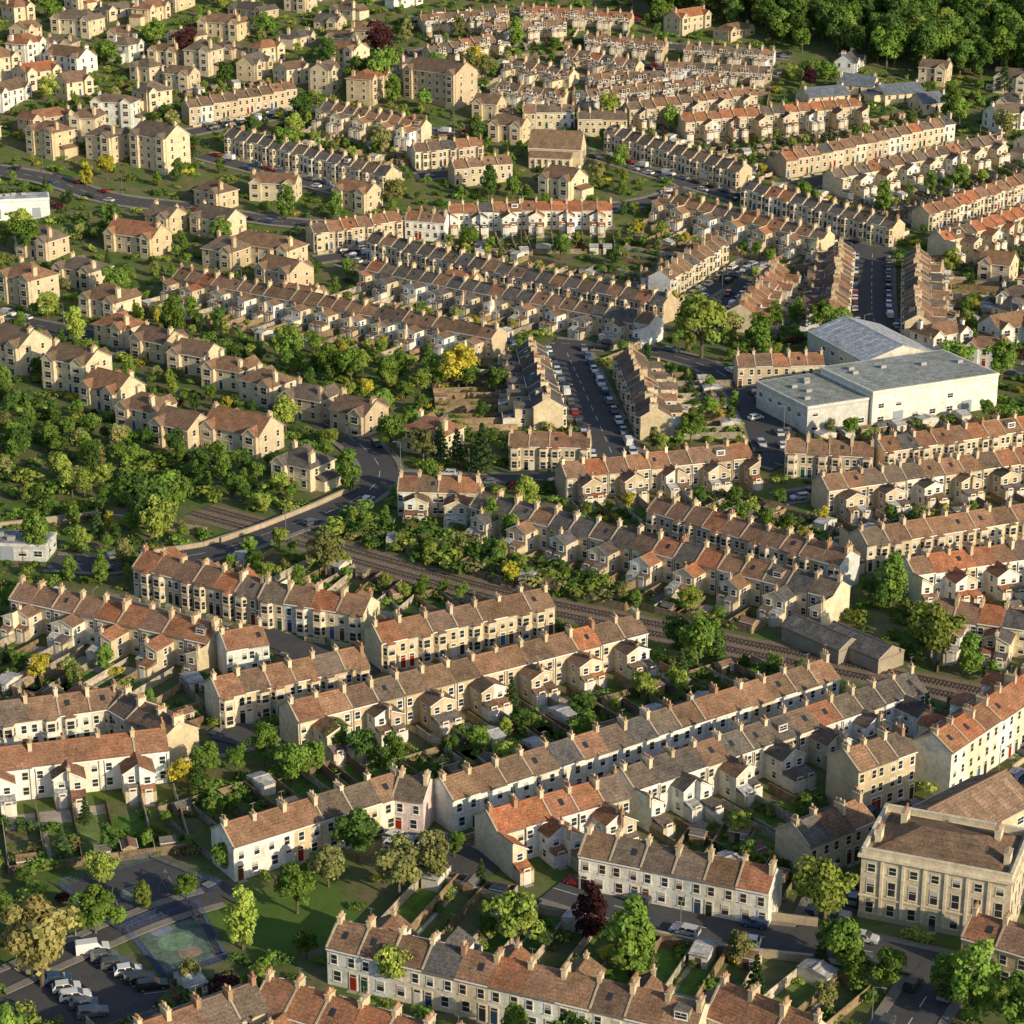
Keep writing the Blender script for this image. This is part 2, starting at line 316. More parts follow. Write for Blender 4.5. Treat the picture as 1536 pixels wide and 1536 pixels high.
# ---------------------------------------------------------------- villas
def villa(x,y,W,D,st,ang,pal='c',rf='b',name='stone_villa',hip=None,cross=True):
    z=T(y); a=math.radians(ang); dx,dy=math.cos(a),math.sin(a); F=Fr(x,y,z,dx,dy); P=F.P
    if F.ny>0: F=F.flip(); P=F.P
    mb=MB(); c=jit(R.choice(PAL[pal]),.1); rc=jit(R.choice(ROOFS[rf]),.1); H=2.75*st+.1; RZ=H+D*R.uniform(.27,.38)
    mb.box(F,-W/2,W/2,-D/2,D/2,-6,H,WALL,c)
    hip=R.random()<.45 if hip is None else hip
    if hip: hiproof(mb,F,-W/2,W/2,-D/2,D/2,H,RZ,rc)
    else:
        gableroof(mb,F,-W/2,W/2,-D/2,D/2,H,RZ,rc,.35,.16,.25)
        for s in (-1,1): mb.poly([P(s*W/2,-D/2,H),P(s*W/2,D/2,H),P(s*W/2,0,RZ)],WALL,c)
    for s in ((-1,1) if R.random()<.7 else (R.choice((-1,1)),)):
        chimney(mb,F,s*(W/2-.6 if not hip else W/2-1.2),R.uniform(-1,1) if not hip else s*D*.25,RZ-(.6 if not hip else D*.15),R.uniform(1.,1.6),.4,R.uniform(.5,.9),jit(c),4)
    n=max(2,int(W/3.4)); doorcol=R.choice(DOORS)
    for sd in (1,-1):
        G=F.at(0,sd*D/2); G=G if sd>0 else G.flip()
        for i in range(n):
            aa=-W/2+W*(i+.5)/n
            for k in range(st):
                if k==0 and i==n//2: door(mb,G,aa,doorcol)
                else: window(mb,G,aa,.9+2.75*k,1.1,1.5)
        mb.box(G,-W/2-.06,W/2+.06,.0,.09,2.8,2.96,WALL,jit(TRIM))
    for s in (-1,1):
        G=F.at(s*W/2,0).turn(s)
        for aa in (-D*.25,D*.25):
            for k in range(st): window(mb,G,aa,.9+2.75*k,.95,1.4)
    if R.random()<.5:
        s=R.choice((-1,1)); G=F.at(s*W/2,0).turn(s); e=R.uniform(2.2,3.6); Q=G.P
        mb.box(G,-D*.4,D*.3,.12,e,-6,2.5,WALL,jit(c)); mb.poly([Q(-D*.42,e+.2,2.5),Q(D*.32,e+.2,2.5),Q(D*.32,.1,3.5),Q(-D*.42,.1,3.5)],ROOF,rc)
    if cross:
        for sd in (1,-1):
            for a0 in ([-W/2+2.2,W/2-2.2] if W>12 and sd>0 else [R.choice((-1,1))*(W/2-2.4)]):
                gw=2.0; gp=1.1; gr=H+1.7
                G=F.at(a0,sd*D/2); G=G if sd>0 else G.flip(); Q=G.P
                mb.box(G,-gw,gw,.0,gp,-6,H,WALL,jit(c,.04))
                mb.poly([Q(-gw,gp,H),Q(gw,gp,H),Q(0,gp,gr)],WALL,c)
                for s in (-1,1):
                    mb.poly([Q(s*(gw+.25),gp+.25,H-.05),Q(0,gp+.25,gr+.16),Q(0,-3.2,gr+.16),Q(s*(gw+.25),-3.2,H-.05)],ROOF,rc)
                    mb.poly([Q(s*(gw+.25),gp+.25,H-.05),Q(0,gp+.25,gr+.16),Q(0,gp+.25,gr-.1),Q(s*(gw+.25),gp+.25,H-.3)],PAINT,TRIM)
                Wn=G.at(0,gp)
                for k in range(st): window(mb,Wn,0,.8+2.75*k,1.9,1.6)
    mb.done(name,x,y,z); mark(OB,F,-W/2-1,W/2+1,-D/2-2,D/2+2)
V="""-145 653 14 11 3|-132 671 15 10 2|-120 704 19 10 2|-96 719 15 10 2|-124 784 17 12 4|-144 792 12 10 3|-165 797 14 10 3|-78 694 25 10 2 h|-118 637 14 10 2|-133 580 13 11 3|-114 563 14 10 3
-102 547 13 10 2|-91 530 11 9 2|-80 516 12 9 2|-65 513 17 10 2|-48 487 11 9 2|-110 607 12 9 2|-97 592 12 9 2|-85 579 12 9 2|-74 565 12 9 2|-63 552 12 9 2|-51 539 12 9 2|-38 527 11 9 2|-19 511 12 9 2 h|-27 853 25 13 4|182 823 14 9 2|119 599 14 8 2|129 585 12 8 2|139 607 13 8 2
-150 700 13 10 2|-166 664 13 10 3|-158 628 14 10 2|-150 605 12 10 3|-100 745 12 9 2|-52 745 14 9 2|152 560 12 8 2|150 640 13 9 2|160 660 12 8 2|145 625 10 8 2|-62 640 12 9 2|-70 670 14 10 2|-90 690 12 10 2|-15 655 10 8 2"""
for r in V.replace('\n','|').split('|'):
    t=r.split(); x,y,W,D,st=map(float,t[:5])
    villa(x,y,W,D,int(st),R.choice((-36,-34,-38,-30)) if x<60 else R.choice((30,-20,25)),'c' if x<100 else 'w','b' if R.random()<.55 else R.choice('rd'),hip=True if len(t)>5 else None)
for x,y,W,an in ((118,850,18,25),(133,862,14,-20),(147,853,18,25),(157,842,12,25)): villa(x,y,W,10,1,an,'c','s','school_building',False,False)
# ---- special buildings
def shed_building(name,x,y,dx,dy,L,D,H,RZ,wall,roof,kind='gable',wins=0,span=12):
    z=T(y); F=Fr(x,y,z,dx,dy); F=F.flip() if F.ny>0 else F; P=F.P; mb=MB()
    mb.box(F,-L/2,L/2,-D/2,D/2,-3,H,WALL,wall)
    if kind=='gable':
        k=max(1,int(D/span)); dd=D/k
        for j in range(k):
            b0=-D/2+j*dd
            gableroof(mb,F,-L/2,L/2,b0+.05,b0+dd-.05,H,RZ,jit(roof,.05),.1,.12,.1)
            for s in (-1,1): mb.poly([P(s*L/2,b0,H),P(s*L/2,b0+dd,H),P(s*L/2,b0+dd/2,RZ)],WALL,wall)
            for sg in (-1,1):
                for q in range(int(L/4)):
                    aa=-L/2+2+q*4; b=b0+dd*(.5+sg*.25); zz=(H+RZ)/2+.16; s=(RZ-H)/(dd/2)*sg
                    mb.poly([P(aa-.6,b-dd*.17,zz+s*dd*.17),P(aa+.6,b-dd*.17,zz+s*dd*.17),P(aa+.6,b+dd*.17,zz-s*dd*.17),P(aa-.6,b+dd*.17,zz-s*dd*.17)],ROOF,jit((roof[0]*1.3,roof[1]*1.3,roof[2]*1.35),.15))
    else:
        mb.box(F,-L/2-.15,L/2+.15,-D/2-.15,D/2+.15,H,H+.6,WALL,jit(wall))
        k=max(1,int(L/4))
        for q in range(k): mb.box(F,-L/2+.3+(L-.6)*q/k,-L/2+.3+(L-.6)*(q+1)/k-.02,-D/2+.3,D/2-.3,H+.1,H+.62+.01*(q%2),ROOF,jit(roof,.1))
        for q in range(5):
            aa=R.uniform(-L/2+2,L/2-2); bb=R.uniform(-D/2+2,D/2-2); mb.box(F,aa-.8,aa+.8,bb-.5,bb+.5,H+.5,H+1.4,PAINT,(.35,.35,.35))
    mb.box(F,-L/2-.06,L/2+.06,-D/2-.06,D/2+.06,H-.5,H-.1,PAINT,jit((wall[0]*.8,wall[1]*.8,wall[2]*.8)))
    if wins:
        for sd in (1,-1):
            G=F.at(0,sd*D/2); G=G if sd>0 else G.flip()
            for i in range(int(L/wins)):
                aa=-L/2+wins*(i+.5)
                if i%4==1: mb.box(G,aa-1.5,aa+1.5,0,.1,-.2,3.2,PAINT,(.3,.35,.4))
                elif R.random()<.7: window(mb,G,aa,1.1,1.8,1.2,WPAINT)
                if H>6 and R.random()<.6: window(mb,G,aa,4.6,1.6,1.1,WPAINT)
        for s in (-1,1):
            G=F.at(s*L/2,0).turn(s)
            for i in range(int(D/wins)): window(mb,G,-D/2+wins*(i+.5),3.9 if H>6 else 1.2,1.6,1.1,WPAINT)
    mb.done(name,x,y,z); mark(OB,F,-L/2-1.5,L/2+1.5,-D/2-1.5,D/2+1.5)
u=(.905,.426)
shed_building('industrial_warehouse',75.5,537,u[0],u[1],18,24,6.8,7.9,(.6,.6,.56),(.27,.29,.27),'flat',wins=4.5)
shed_building('industrial_warehouse',101.5,548,u[0],u[1],38,24,8.6,9.9,(.8,.78,.7),(.3,.32,.31),'flat',wins=5.2)
shed_building('factory_hall',97,580,-.35,.94,32,22,7.5,10.8,(.6,.57,.5),(.42,.45,.48),'gable',5,22)
shed_building('workshop',59,391,.62,-.78,15,6.5,3,4.6,(.3,.27,.22),(.13,.125,.12),'gable',0,6)
shed_building('workshop',66,387,.62,-.78,15,7,3,4.8,(.35,.3,.24),(.14,.13,.13),'gable',0,6)
shed_building('modern_flats',-166,736,.9,.2,24,10,5.8,6,(.8,.8,.8),(.5,.5,.52),'flat',3.5)
shed_building('modern_flats',-178,722,.9,.2,14,9,4.8,6,(.8,.8,.8),(.5,.5,.52),'flat',3.5)
shed_building('garage_workshop',-104,441,.95,-.1,14,8,3.2,3.4,(.6,.6,.58),(.3,.3,.3),'flat',3.5)
shed_building('stone_warehouse',71,312,.74,.67,20,12,7,10.4,(.6,.51,.36),(.25,.17,.12),'gable',3.6)
def georgian():
    x,y=64.5,294; F=Fr(x,y,0,.925,-.38); F=F.flip() if F.ny>0 else F; P=F.P; mb=MB(); L,D,H=22,15,10.2; c=(.62,.54,.4); lt=(.7,.62,.47); t2=(.72,.65,.52)
    mb.box(F,-L/2,L/2,-D/2,D/2,-2,H,WALL,c)
    mb.box(F,-L/2-.12,L/2+.12,-D/2-.12,D/2+.12,-2,.9,WALL,(.48,.41,.31))
    mb.box(F,-L/2-.5,L/2+.5,-D/2-.5,D/2+.5,H-.05,H+.35,WALL,lt,bottom=True)
    mb.box(F,-L/2-.15,L/2+.15,-D/2-.15,D/2+.15,3.6,3.85,WALL,lt)
    t=.35
    for a0,a1,b0,b1 in ((-L/2,L/2,D/2-t,D/2),(-L/2,L/2,-D/2,-D/2+t),(-L/2,-L/2+t,-D/2+t,D/2-t),(L/2-t,L/2,-D/2+t,D/2-t)):
        mb.box(F,a0,a1,b0,b1,H+.35,H+1.25,WALL,c); mb.box(F,a0-.08,a1+.08,b0-.08,b1+.08,H+1.25,H+1.4,WALL,lt,bottom=True)
    hiproof(mb,F,-L/2+1,L/2-1,-D/2+1,D/2-1,H+.6,H+2.6,(.2,.13,.09),.0)
    for s in (-1,1):
        chimney(mb,F,s*7,-3,H+1.8,1.2,.45,1.2,c,5); chimney(mb,F,s*9.5,3,H+1.2,1.4,.45,1.,c,4)
    for sd in (1,-1):
        G=F.at(0,sd*D/2); G=G if sd>0 else G.flip()
        for i in range(7):
            aa=-L/2+L*(i+.5)/7
            if i: mb.box(G,aa-1.57-.22,aa-1.57+.22,.0,.2,.9,H-.06,WALL,lt)
            if i==3: door(mb,G,aa,(.03,.05,.04))
            else: window(mb,G,aa,1.1,1.05,1.7,t2)
            window(mb,G,aa,4.4,1.05,2.2,t2); window(mb,G,aa,7.9,1.05,1.2,t2)
    for s in (-1,1):
        G=F.at(s*L/2,0).turn(s)
        for i in range(5):
            aa=-D/2+D*(i+.5)/5
            for zz,hh in ((1.1,1.7),(4.4,2.2),(7.9,1.2)): window(mb,G,aa,zz,1.0,hh,t2)
    mb.done('georgian_mansion',x,y,0); mark(OB,F,-L/2-2,L/2+2,-D/2-2,D/2+2)
georgian()
def church():
    x,y=16,786; z=T(y); F=Fr(x,y,z,.97,-.24); F=F.flip() if F.ny>0 else F; P=F.P; mb=MB(); L,D,H,RZ=19,9,6,11.5; c=(.64,.54,.38)
    mb.box(F,-L/2,L/2,-D/2,D/2,-4,H,WALL,c); gableroof(mb,F,-L/2,L/2,-D/2,D/2,H,RZ,(.22,.145,.1),.3,.2,.1)
    for s in (-1,1):
        mb.poly([P(s*L/2,-D/2,H),P(s*L/2,D/2,H),P(s*L/2,0,RZ)],WALL,c)
        G=F.at(s*L/2,0).turn(s)
        for aa,h in ((-1.5,3),(0,4.2),(1.5,3)): window(mb,G,aa,2.2,.8,h)
        mb.box(F,s*L/2-.35,s*L/2+.35,-.3,.3,RZ-.3,RZ+1.6,WALL,c); mb.box(F,s*L/2-.25,s*L/2+.25,-.8,.8,RZ+.9,RZ+1.2,WALL,c)
    for sd in (1,-1):
        G=F.at(0,sd*D/2); G=G if sd>0 else G.flip()
        mb.box(G,-L/2+1,L/2-3,.0,3,-4,3.2,WALL,c); Q=G.P
        mb.poly([Q(-L/2+.8,3.2,3.1),Q(L/2-2.8,3.2,3.1),Q(L/2-2.8,0,5),Q(-L/2+.8,0,5)],ROOF,(.22,.145,.1))
        for i in range(6):
            aa=-L/2+2+i*2.5; window(mb,G.at(0,3),aa,.9,.7,1.6); mb.box(G.at(0,3),aa+1.1,aa+1.4,0,.6,-4,2.6,WALL,c)
    mb.done('church',x,y,z); mark(OB,F,-L/2-1,L/2+1,-D/2-4,D/2+4)
church()
# ---------------------------------------------------------------- regions & roads
def PL(s): return [tuple(map(float,p.split())) for p in s.split(',')]
REG={k:PL(v) for k,v in {
'wood':"-132.5 551.5,-107.5 529,-74.5 503.5,-44 479.5,-50 466,-56 453.5,-92.5 470.5,-117.5 482,-140 500",
'emb':"-39.5 466,-22 462,-7 445.5,18 426,21.5 413.5,4.5 417,-29.5 441.5,-38.5 449.5",
'forest':"52 952,106.5 919,132 890,199.5 868,290 860,290 1010,60 1010",
'park':"-47.5 292,-29.5 304,-20.5 286.5,-35 279",
'pg1':"-69 300,-56 308.5,-44.5 300,-57.5 286.5",'pg2':"-56.5 286.5,-47 294,-41 279,-49 273.5",
'cp':"-71.5 268.5,-61.5 282.5,-48.5 272,-49 262.5,-70 262.5",'yard':"58 557.5,72 576,71.5 529,66 508.5,58 508.5"}.items()}
def inside(x,y,poly):
    r=False; j=len(poly)-1
    for i in range(len(poly)):
        xi,yi=poly[i]; xj,yj=poly[j]
        if (yi>y)!=(yj>y) and x<(xj-xi)*(y-yi)/(yj-yi)+xi: r=not r
        j=i
    return r
for s,w,p in (("-110.5 437.5,-94.5 435.5,-82 433.5,-62 442,-49.5 457.5,-37 470.5,-30 488,-32.5 506,-44.5 529,-63.5 551.5,-93.5 582.5,-119 613,-136.5 623.5,-160 640",8.5,.22),
 ("-30 491,-10.5 488,9.5 488,33.5 499,57.5 504,65 498.5,76 484.5",7.5,.2),("14.5 602.5,18.5 563.5,22 529,25 496",12,1.),
 ("11.5 606,24.5 602.5,43 595.5,57.5 576,60.5 551.5,63 518.5,65 498.5",8,.25),("116.5 706.5,110.5 668,103 616.5,116.5 595.5,137.5 576,170 560",12,.9),
 ("-44 297,-33 308.5,-24.5 317,-16 313",6.5,.6),("-24.5 321,-14.5 313,-5 306.5,13 295,31 286,47 283,60.5 277,78 268",7.5,.75),("-73 272,-61.5 283.5,-52.5 292,-44 297",4,0),
 ("44 283,53 306.5,62 326,80 340,100 352",7,.8),("-50.5 400,-40.5 390,-26 379.5,-15.5 375",6.5,.6),("-48 388,-40 368,-50 350",6,.4),("-182.5 779,-159.5 769.5,-138 750,-110 742.5",8,.3),
 ("-110 742.5,-60 722,-20 735,40 742,60 760",6.5,.3),("45 245,62 277",7,.5),("-30 240,45 230",7,.4)):
    ROADS.append((PL(s),w,p,True))
def dens(pts,step=4.):
    out=[]
    for i in range(len(pts)-1):
        (x0,y0),(x1,y1)=pts[i],pts[i+1]; n=max(1,int(math.hypot(x1-x0,y1-y0)/step))
        for k in range(n): out.append((x0+(x1-x0)*k/n,y0+(y1-y0)*k/n))
    out.append(pts[-1]); return out
def smooth(p,it=2):
    for _ in range(it):
        q=[p[0]]
        for i in range(len(p)-1):
            a,b=p[i],p[i+1]; q+= [(a[0]*.75+b[0]*.25,a[1]*.75+b[1]*.25),(a[0]*.25+b[0]*.75,a[1]*.25+b[1]*.75)]
        q.append(p[-1]); p=q
    return p
def normals(p):
    o=[]
    for i in range(len(p)):
        a=p[max(0,i-1)]; b=p[min(len(p)-1,i+1)]; L=math.hypot(b[0]-a[0],b[1]-a[1]) or 1; o.append(((b[1]-a[1])/L,-(b[0]-a[0])/L))
    return o
RD=[]
for i,(pts,w,pk,man) in enumerate(ROADS):
    p=dens(smooth(pts) if man and len(pts)>2 else pts,3.); nn=normals(p); keep=[]
    for j in range(len(p)-1):
        mx,my=(p[j][0]+p[j+1][0])/2,(p[j][1]+p[j+1][1])/2
        ok=cell(mx,my) not in OB
        if ok and not man: ok=all(cell(mx+nn[j][0]*k*w*.4,my+nn[j][1]*k*w*.4) not in OB for k in (-1,1))
        keep.append(ok)
        if ok:
            dx,dy=p[j+1][0]-p[j][0],p[j+1][1]-p[j][1]; L=math.hypot(dx,dy) or 1
            mark(OR,Fr(p[j][0],p[j][1],0,dx/L,dy/L),0,L,-w/2-1.2,w/2+1.2,i)
    RD.append((p,nn,keep,w,pk,man))
def strip(mb,p,nn,j,b0,b1,z,mat=0,kerb=0):
    q=[]
    for (k,b) in ((j,b0),(j+1,b0),(j+1,b1),(j,b1)):
        x=p[k][0]+nn[k][0]*b; y=p[k][1]+nn[k][1]*b; q.append((x,y,T(y)+z))
    mb.poly(q,mat,(1,1,1))
    if kerb:
        for (s,t) in ((0,1),(1,2),(2,3),(3,0)):
            mb.poly([q[s],q[t],(q[t][0],q[t][1],q[t][2]-kerb),(q[s][0],q[s][1],q[s][2]-kerb)],mat,(1,1,1))
CARP=[]; LAMPS=[]
for i,(p,nn,keep,w,pk,man) in enumerate(RD):
    mb=MB(); mp=MB(); ml=MB(); z=.03+.004*i; acc=0
    for j in range(len(p)-1):
        if not keep[j]: continue
        strip(mb,p,nn,j,-w/2,w/2,z)
        mx,my=(p[j][0]+p[j+1][0])/2,(p[j][1]+p[j+1][1])/2
        if man and w>6 and j%2==0 and len(OR.get(cell(mx,my),()))<2: strip(ml,p,nn,j,-.07,.07,z+.004)
        for s in (-1,1):
            b=s*(w/2+.8); c=cell(mx+nn[j][0]*b,my+nn[j][1]*b)
            if c in OB or len(OR.get(c,()))>1: continue
            strip(mp,p,nn,j,s*w/2,s*(w/2+1.5),z+.11,0,.12)
            if j%11==5 and s==(1 if i%2 else -1): LAMPS.append((mx+nn[j][0]*b,my+nn[j][1]*b,math.atan2(-nn[j][1]*s,-nn[j][0]*s)))
        acc+=math.hypot(p[j+1][0]-p[j][0],p[j+1][1]-p[j][1])
        if acc>5.2:
            acc=0
            for s in (-1,1):
                if R.random()<pk and len(OR.get(cell(mx,my),()))<2:
                    b=s*(w/2-1.0); an=math.atan2(p[j+1][1]-p[j][1],p[j+1][0]-p[j][0])
                    CARP.append((mx+nn[j][0]*b,my+nn[j][1]*b,an+(math.pi if R.random()<.5 else 0)+R.uniform(-.03,.03),z))
    mb.done('road',mats=[M_ROAD]); mp.done('pavement',mats=[M_PAVE]); ml.done('road_marking',mats=[M_LINE])
def flat(name,poly,z,mat,col=(1,1,1)):
    mb=MB(); mb.poly([(x,y,T(y)+z) for x,y in poly],0,col); mb.done(name,mats=[mat])
M_GRASS=ground_mat('mown_grass',(.09,.16,.035),(.115,.18,.045),(.075,.13,.03),.2,.8)
flat('park_lawn',REG['park'],.015,M_GRASS)
for k,zz,nm in (('pg1',.018,'playground_surface'),('pg2',.02,'playground_surface'),('cp',.022,'car_park'),('yard',.36,'yard')): flat(nm,REG[k],zz,M_ROAD)
flat('games_court',[(-49+(x+49)*.82,284+(y-284)*.82) for x,y in REG['pg2']],.026,M_LAWN,(.14,.19,.15))
for k in ('park','pg1','pg2','cp','yard'):
    po=REG[k]; xs=[q[0] for q in po]; ys=[q[1] for q in po]
    yy=min(ys)
    while yy<max(ys):
        xx=min(xs)
        while xx<max(xs):
            if inside(xx,yy,po): OR.setdefault(cell(xx,yy),set()).add(999)
            xx+=1.2
        yy+=1.2
mb=MB()
for cx,cy,r,c in ((-49,284,2.6,(.2,.3,.2)),(-51.5,287,1.6,(.24,.26,.33)),(-46.5,281,1.7,(.32,.24,.18)),(-57,298,2.4,(.2,.22,.2))):
    mb.poly([(cx+r*math.cos(t*math.pi/16),cy+r*math.sin(t*math.pi/16),.032+.002*r) for t in range(32)],0,c)
mb.done('playground_safety_surface',mats=[M_LAWN])
mb=MB()
for i in range(7):
    for (ox,oy,L_,an) in ((-60.5+i*2.0-.7,281-i*1.9+1,4.6,.26),):
        F=Fr(ox,oy,.026,math.cos(an),math.sin(an)); mb.poly([F.P(-L_/2,-.05,0),F.P(L_/2,-.05,0),F.P(L_/2,.05,0),F.P(-L_/2,.05,0)],0,(1,1,1))
mb.done('parking_bay_marking',mats=[M_LINE])
def rod(mb,p,q,r=.06,mat=0,col=(.2,.2,.22)):
    p=Vector(p);q=Vector(q);d=(q-p).normalized();a=d.orthogonal().normalized()*r;b=d.cross(a)
    A=[p+a,p+b,p-a,p-b];B=[q+a,q+b,q-a,q-b]
    for i in range(4): mb.poly([tuple(A[i]),tuple(A[(i+1)%4]),tuple(B[(i+1)%4]),tuple(B[i])],mat,col)
for sx,sy in ((-47,290),(-60,296),(-53,300)):
    mb=MB()
    for s in (-1.6,1.6):
        rod(mb,(s,-.8,0),(s,0,2.1)); rod(mb,(s,.8,0),(s,0,2.1))
    rod(mb,(-1.6,0,2.1),(1.6,0,2.1))
    for s in (-.8,.8):
        for k in (-.22,.22): rod(mb,(s+k,0,2.1),(s+k,.3,.6),.02)
        mb.box(Fr(s,.3,.6,1,0),-.3,.3,-.12,.12,0,.05,0,(.05,.05,.05))
    ob=mb.done('swing_set',mats=[M_PAINT]); ob.location=(sx,sy,.02); ob.rotation_euler[2]=R.uniform(0,3)
def railing(pts,name,h=1.2,col=(.05,.1,.3)):
    mb=MB(); p=dens(pts,2.)
    for j in range(len(p)-1):
        a,b=p[j],p[j+1]; rod(mb,(a[0],a[1],0),(a[0],a[1],h),.05,0,col)
        for hh in (h,.15): rod(mb,(a[0],a[1],hh),(b[0],b[1],hh),.03,0,col)
        for k in range(1,8): x=a[0]+(b[0]-a[0])*k/8; y=a[1]+(b[1]-a[1])*k/8; rod(mb,(x,y,.15),(x,y,h),.015,0,col)
    mb.done(name,mats=[M_PAINT])
railing(REG['pg1']+REG['pg1'][:1],'playground_railing'); railing(REG['pg2']+REG['pg2'][:1],'playground_railing')
# railway
rp=dens(PL("-70 468,-50.5 454,-32 439,-9.5 422.5,8 411,35 396.5,63.5 381,93 365,130 344"),3.); rn=normals(rp)
mb=MB(); ms=MB(); mr=MB()
for j in range(len(rp)-1):
    strip(mb,rp,rn,j,-5.2,5.2,.02)
    dx,dy=rp[j+1][0]-rp[j][0],rp[j+1][1]-rp[j][1]; L=math.hypot(dx,dy); F=Fr(rp[j][0],rp[j][1],0,dx/L,dy/L)
    mark(OR,F,0,L,-5.5,5.5,777)
    for tcen in (-2.2,2.2):
        k=0.2
        while k<L:
            ms.box(F,k-.13,k+.13,tcen-1.3,tcen+1.3,.03,.16,0,(.12,.1,.085)); k+=.75
        for r_ in (-.75,.75): mr.box(F,0,L+.02,tcen+r_-.05,tcen+r_+.05,.16,.31,0,(.2,.15,.1))
mb.done('railway_ballast',mats=[M_BALLAST]); ms.done('railway_sleepers',mats=[M_FENCE]); mr.done('railway_rails',mats=[M_STEEL])
def wall(pts,h,t,name,col,mat=WALL,z0=-1):
    mb=MB(); p=dens(pts,5.)
    for j in range(len(p)-1):
        dx,dy=p[j+1][0]-p[j][0],p[j+1][1]-p[j][1]; L=math.hypot(dx,dy)
        if L<.05: continue
        F=Fr(p[j][0],p[j][1],T((p[j][1]+p[j+1][1])/2),dx/L,dy/L)
        mb.box(F,0,L,-t/2,t/2,z0,h,mat,jit(col,.1)); mb.box(F,0,L,-t/2-.07,t/2+.07,h,h+.12,mat,jit(COPE))
    mb.done(name)
wall(PL("-62.5 447.5,-54 457,-44 470,-36 482"),1.2,.5,'bridge_parapet_wall',(.42,.34,.24))
wall(PL("-78 439.5,-66 445,-56 455"),1.1,.5,'bridge_parapet_wall',(.42,.34,.24))
wall(PL("-112 455,-92 462,-66 452"),1.8,.5,'retaining_wall',(.38,.31,.22))
wall(PL("13 300,31 291.5,45 288"),1.4,.4,'stone_wall',(.4,.33,.24))
wall(PL("-12 302,2 293,14 288,30 281,44 278"),1.2,.4,'stone_wall',(.42,.35,.25))
# ---------------------------------------------------------------- auto houses on the hillside
def autov(x,y,ang):
    if not (x>-.29*y-12 and x<.29*y+12): return
    if any(inside(x,y,REG[k]) for k in ('forest','wood','emb','park')): return
    W=R.choice((10,11,12,13,16,19)); D=R.choice((8,8,9,10)); a=math.radians(ang); F=Fr(x,y,0,math.cos(a),math.sin(a))
    if free(F,-W/2-1.2,W/2+1.2,-D/2-2,D/2+2):
        villa(x,y,W,D,R.choice((2,2,2,3)) if x<-30 and y<900 else R.choice((1,2,2)),ang,'c' if R.random()<.85 else 'w',R.choice('bbbrd'),'detached_house')
for i in range(-24,26):
    for j in range(-18,18):
        gx,gy=i*17.5+R.uniform(-3,3),j*21+R.uniform(-3,3); a=math.radians(-24)
        x=gx*math.cos(a)-gy*math.sin(a)-40; y=gx*math.sin(a)+gy*math.cos(a)+850
        if 740<y<1030 and R.random()<.92: autov(x,y,-24+R.choice((0,0,90,12,-12,70)))
        elif 600<y<=740 and abs(x)>105 and R.random()<.6: autov(x,y,-30+R.choice((0,0,90)))
